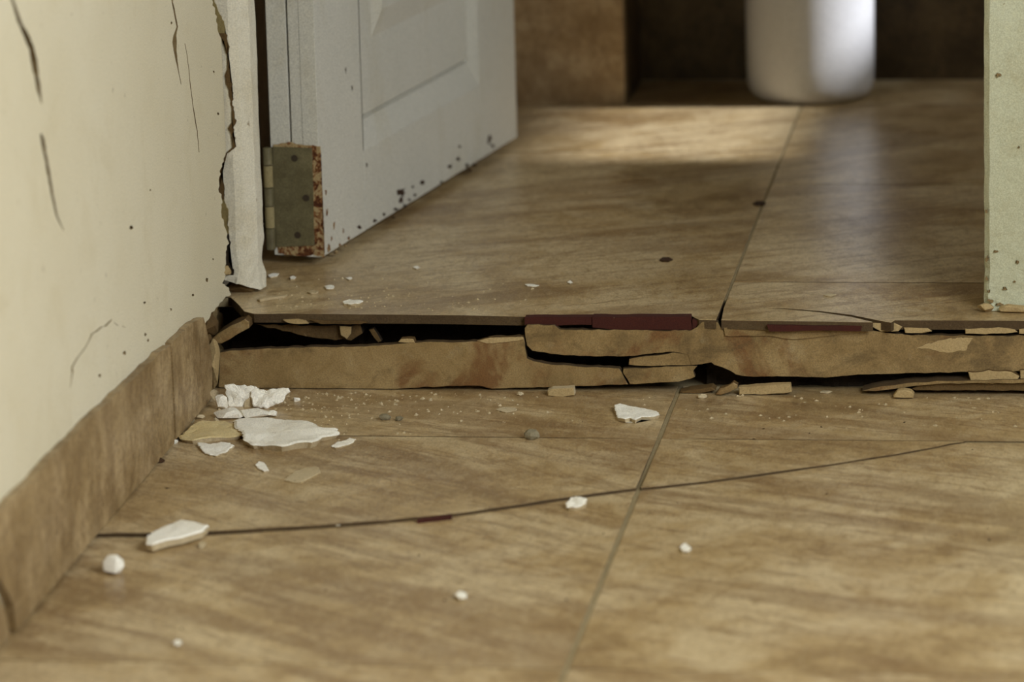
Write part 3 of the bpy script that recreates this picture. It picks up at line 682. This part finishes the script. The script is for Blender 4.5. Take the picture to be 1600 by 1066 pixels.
lying('plaster_flake', [(307, 692), (325, 693), (345, 691), (360, 692), (366, 697), (352, 706), (336, 712), (320, 708), (314, 700)], .003, 'small ragged white flake just in front of the yellowish flake', seed=3, bump=.5, step=.004, amp=.0012)
lying('plaster_flake', [(517, 697), (528, 690), (540, 688), (546, 684), (556, 686), (550, 692), (536, 697), (524, 699)], .0022, 'thin white sliver right of the largest flake', seed=4, step=.004, amp=.0008)
lying('plaster_flake', [(444, 750), (460, 737), (476, 732), (496, 728), (501, 738), (488, 745), (470, 754), (462, 754)], .003, 'dull tan angular shard on the floor below the large white flake', mats=['flake_tan', 'mortar_light'], seed=5, step=.006, amp=.0006, bump=.2)
lying('plaster_flake', [(399, 727), (404, 721), (413, 723), (417, 729), (420, 736), (413, 737), (404, 732)], .003, 'tiny off-white crumb pair left of the tan shard', seed=6, step=.004, amp=.0006)
lying('plaster_flake', [(960, 635), (968, 633), (990, 636), (1012, 639), (1026, 644), (1032, 649), (1020, 652), (1003, 652), (992, 658), (985, 654), (976, 657), (966, 654), (962, 645)], .0035, 'white pointed flake lying near the floor joint in mid picture', seed=7, bump=.4, step=.005, amp=.0008, curl=.002)
lying('plaster_flake', [(884, 788), (892, 777), (904, 777), (917, 780), (914, 787), (900, 792), (888, 792)], .005, 'small white lump sitting on the long floor crack', seed=8, step=.004, amp=.0008, bump=.5)
lying('plaster_flake', [(505, 809), (512, 814), (524, 816), (535, 818), (530, 822), (515, 820), (507, 815)], .0015, 'thin curved white sliver above the left part of the floor crack', seed=9, step=.004, amp=.0005)
lying('plaster_flake', [(711, 929), (719, 923), (729, 927), (728, 934), (717, 934)], .004, 'tiny white chip alone on the front tile left of the joint', seed=10, step=.004, amp=.0005)
lying('plaster_flake', [(1062, 856), (1070, 848), (1080, 856), (1074, 862), (1066, 861)], .003, 'tiny white chip just right of the floor joint, below the crack', seed=11, step=.004, amp=.0005)
lying('plaster_flake', [(270, 1005), (277, 1000), (284, 1002), (281, 1008), (274, 1008)], .0025, 'tiny white chip nearest the bottom left of the floor', seed=12, step=.004, amp=.0004)
lying('plaster_flake', [(774, 640), (786, 636), (806, 637), (808, 641), (790, 644)], .0012, 'faint pale dusty flake in front of the middle of the step', seed=13, mats=['flake_tan', 'flake_tan'], step=.004, amp=.0008)
lying('plaster_flake', [(310, 849), (316, 845), (322, 848), (318, 854), (311, 855)], .0022, 'pale crumb just below the white slab on the crack', mats=['flake_tan', 'flake_tan'], seed=14, step=.004, amp=.0004)
# thick slab lying across the crack
lying('plaster_chunk', [(229, 838), (250, 826), (284, 811), (300, 814), (326, 820), (318, 828), (284, 838), (258, 843), (236, 850), (227, 849)], .0085, 'thick white angular plaster slab lying across the left end of the floor crack', seed=15, bump=.15, step=.008, amp=.0006, z=.002)
o = rock('plaster_pebble', (175, 899), 0, 36, 34, 'flake', 21, .012, n=26); tag(o, 'rounded white plaster pebble near the skirting at lower left', PT)
# standing shards in the corner
FS = Frame((0, -.085, .0), (1, 0, 0), (0, .45, 1), (0, -1, .45))
sh = flake('plaster_shard', FS, FS.pxs([(352, 602), (362, 601), (388, 604), (404, 606), (405, 614), (398, 622), (402, 634), (398, 645), (376, 646), (364, 645), (358, 632), (354, 615)]), 0, .007, FK, None, 31, .5, 0, .005, .001)
tag(sh, 'upright white plaster shard with a tan stain, standing against the left end of the step', PT)
slab('tan_stain', FS, FS.pxs(rag([(380, 640), (384, 626), (390, 620), (397, 630), (400, 640)], 4, 1, 3), .0085), .005, .0085, 'flake_tan', sh)
FS2 = Frame((0, -.091, .0), (1, 0, 0), (0, .85, 1), (0, -1, .85))
o = flake('plaster_shard', FS2, FS2.pxs([(392, 616), (400, 611), (408, 614), (424, 614), (440, 612), (454, 611), (455, 617), (443, 631), (428, 640), (408, 644), (396, 640)]), .002, .007, FK, None, 32, .5, 0, .005, .001)
tag(o, 'pointed white plaster shard leaning on the right side of the stained upright shard', PT)
bm_bits = [((344, 641), 26, 28, 'flake', 'pale lump squeezed between the corner and the upright shard', 51), ((356, 656), 52, 18, 'flake', 'low white crumbly lump under the upright shard', 52), ((333, 629), 22, 24, 'flake_tan', 'brownish plaster lump in the corner by the skirting end', 53),
           ((394, 655), 60, 14, 'flake', 'white crust lying between the upright shard and the large flake', 54), ((425, 652), 18, 12, 'flake', 'small rounded white bit at the right foot of the upright shard', 55), ((462, 628), 14, 8, 'flake', 'small white crumb right beside the upright shard tip', 56),
           ((312, 655), 16, 8, 'flake_tan', 'small tan crumb at the skirting foot behind the yellowish flake', 57), ((298, 661), 12, 8, 'stone_grey', 'grey crumb at the skirting foot left of the yellowish flake', 58), ((273, 694), 14, 8, 'flake', 'white crumb beside the skirting, left of the yellowish flake tip', 59)]
for px, wp, hp, mt, lb, sd_ in bm_bits:
    tag(rock('plaster_lump', px, 0, wp, hp, mt, sd_, n=22), lb, PT, 'rubble in the left corner')
tag(rock('pebble', (831, 688), 0, 28, 19, 'stone_grey', 61, n=26), 'grey round pebble on the floor joint in front of the step', 'pebble')
tag(rock('pebble', (600, 657), 0, 22, 11, 'stone_grey', 62, n=22), 'dark grey pebble in front of the left riser tile, left one of two', 'pebble', 'two grey pebbles')
tag(rock('pebble', (623, 658), 0, 17, 8, 'stone_grey', 63, n=22), 'smaller grey pebble, right one of the pair before the left riser tile', 'pebble', 'two grey pebbles')
tag(rock('plaster_lump', (812, 619), 0, 12, 8, 'flake_tan', 64, n=20), 'small tan lump at the foot of the step left of the pale block', PT)
# blocks along the foot of the step
def block(px, y, d, label, mats, seed, name='mortar_block', cat='mortar piece'):
    f = Frame((0, y, 0), (1, 0, 0), (0, 0, 1), (0, -1, 0))
    pts = [(a, max(b, .0003)) for a, b in f.pxs(px)]
    return tag(slab(name, f, pts, -d, 0, mats, None, .008, .0006, seed, .001), label, cat)
block([(855, 611), (862, 607.5), (895, 606.5), (897.5, 618), (880, 621), (868, 623.5), (856, 621)], -.034, .014, 'pale squared mortar block at the foot of the step, mid picture', ['mortar_light', 'flake_tan'], 41)
block([(1154, 606), (1180, 603), (1234, 601), (1237, 614), (1200, 616.5), (1155, 617)], -.022, .012, 'long pale brick-shaped mortar piece lying under the right riser tile', ['mortar_light', 'mortar_light'], 42)
block([(1395, 619), (1402, 612), (1412, 609), (1424, 612), (1428, 617), (1427, 622), (1396, 622)], -.034, .012, 'small domed pale lump in front of the slanting sliver at right', ['mortar_light', 'mortar_light'], 43)
block([(1118, 617), (1124, 608), (1140, 604), (1146, 597.5), (1153, 602), (1152, 608), (1138, 614), (1126, 620)], -.026, .012, 'reddish brown broken fragment left of the brick-shaped piece', ['riser', 'mortar'], 44)
block([(1062, 613), (1080, 609), (1112, 605), (1118, 611), (1100, 615), (1066, 617)], -.016, .02, 'flat greenish mortar scrap under the cracked corner of the riser', ['mortar', 'mortar'], 45)
tag(rock('plaster_lump', (1096, 623), 0, 18, 9, 'flake_tan', 65, n=20), 'pale crumb in front of the greenish mortar scrap', PT)
tag(rock('plaster_lump', (1290, 615), 0, 24, 3, 'flake_tan', 66, n=20), 'flat pale crumb between the brick-shaped piece and the sliver', PT)
# dark litter
tag(rock('litter_scrap', (243, 726), 0, 28, 12, 'dark_bits', 71, n=22), 'dark brown scrap against the skirting foot', 'litter')
tag(rock('litter_scrap', (258, 768), 0, 22, 5, 'dark_bits', 72, n=20), 'thin dark scrap on the floor below the skirting scrap', 'litter')
for px, lb, fr_, sd_ in (((1040, 407), 'dark oval scrap alone on the upper floor, left of the joint', FU, 73), ((1186, 319), 'dark scrap lying on the upper floor joint further back', FU, 74)):
    x, y = px; o = flake('litter_scrap', fr_, fr_.pxs([(x-10, y+1), (x-5, y-3), (x+6, y-3), (x+11, y), (x+5, y+3), (x-4, y+3)]), .0002, .0016, 'dark_bits', None, sd_, .3, 0, .005, .0004); tag(o, lb, 'litter')
# flakes on the upper floor
ups = [([(535, 471), (545, 468), (560, 468), (567, 470), (562, 474), (548, 475), (538, 474)], .003, 'white flake on the upper floor near the step edge, largest there', FK),
       ([(401, 467), (412, 463), (430, 462), (450, 460), (446, 463), (425, 465), (405, 469)], .0025, 'long thin tan flake on the upper floor beside the left door post', ['flake_tan', 'flake_tan']),
       ([(418, 430), (426, 427), (436, 427), (433, 431), (422, 433)], .002, 'small pale flake tight against the left door post foot', FK),
       ([(480, 456), (488, 453), (498, 455), (494, 458), (484, 458)], .002, 'small tan flake between the door post and the white flake on the upper floor', ['flake_tan', 'flake_tan']),
       ([(507, 447), (515, 445), (523, 447), (521, 451), (510, 451)], .002, 'small pale flake behind the white flake on the upper floor', FK),
       ([(452, 433), (458, 431), (463, 433), (460, 436), (454, 436)], .002, 'tiny pale crumb below the hinge corner of the door', FK),
       ([(540, 434), (548, 433), (551, 435), (545, 437)], .0015, 'tiny pale chip in front of the door on the upper floor', FK),
       ([(820, 444), (832, 444), (842, 446), (838, 448), (824, 447)], .0012, 'thin white sliver alone in the middle of the upper floor', FK),
       ([(886, 441), (891, 438), (895, 441), (891, 443)], .0015, 'tiny white dot of plaster right of the thin sliver on the upper floor', FK),
       ([(1286, 461), (1295, 458), (1306, 460), (1298, 463)], .0012, 'pale chip on the upper floor right of the joint', ['flake_tan', 'flake_tan']),
       ([(645, 418), (652, 415), (657, 418), (651, 420)], .0015, 'tiny white chip on the upper floor in front of the open door', FK)]
for i, (px, th, lb, mt) in enumerate(ups):
    o = flake('plaster_flake', FU, FU.pxs(px, th), .0002, th, mt, None, 100+i, .3, 0, .004, .0005); tag(o, lb, PT)
# grit nobody could count
def grit(name, n, region, z, mat, seed, smin, smax, label):
    rnd = random.Random(seed); bm = bmesh.new()
    for i in range(n):
        x, y = region(rnd); r = smin+(smax-smin)*rnd.random()**3
        a = rnd.uniform(0, 6.28); k = 5
        ring = [bm.verts.new((x+r*rnd.uniform(.6, 1.3)*math.cos(a+j*1.2566), y+r*rnd.uniform(.6, 1.6)*math.sin(a+j*1.2566), z)) for j in range(k)]
        tp = bm.verts.new((x+r*.2*rnd.uniform(-1, 1), y, z+r*rnd.uniform(.4, .9)))
        for j in range(k): bm.faces.new((ring[j], ring[(j+1) % k], tp))
    return tag(link(name, bm, mat), label, 'grit', kind='stuff')
def r1(r):
    if r.random() < .6: return (XW+.02+abs(r.gauss(0, .16)), -.02-abs(r.gauss(0, .09)))
    return (r.uniform(XW+.03, .08), -.02-abs(r.gauss(0, .09)))
def r2(r): return (XW+.05+abs(r.gauss(0, .18)), .03+abs(r.gauss(0, .12)))
def r3(r): return (r.uniform(XW+.05, .3), r.uniform(-1.05, -.1))
grit('plaster_grit', 460, r1, 0, 'flake_tan', 1, .0007, .0032, 'pale plaster grit scattered along the foot of the step')
grit('plaster_grit', 220, r2, H, 'flake_tan', 2, .0006, .0026, 'pale plaster grit strewn over the upper floor by the left post')
grit('dirt_grit', 90, r3, 0, 'dark_bits', 3, .0005, .0024, 'dark specks of dirt scattered over the lower floor')
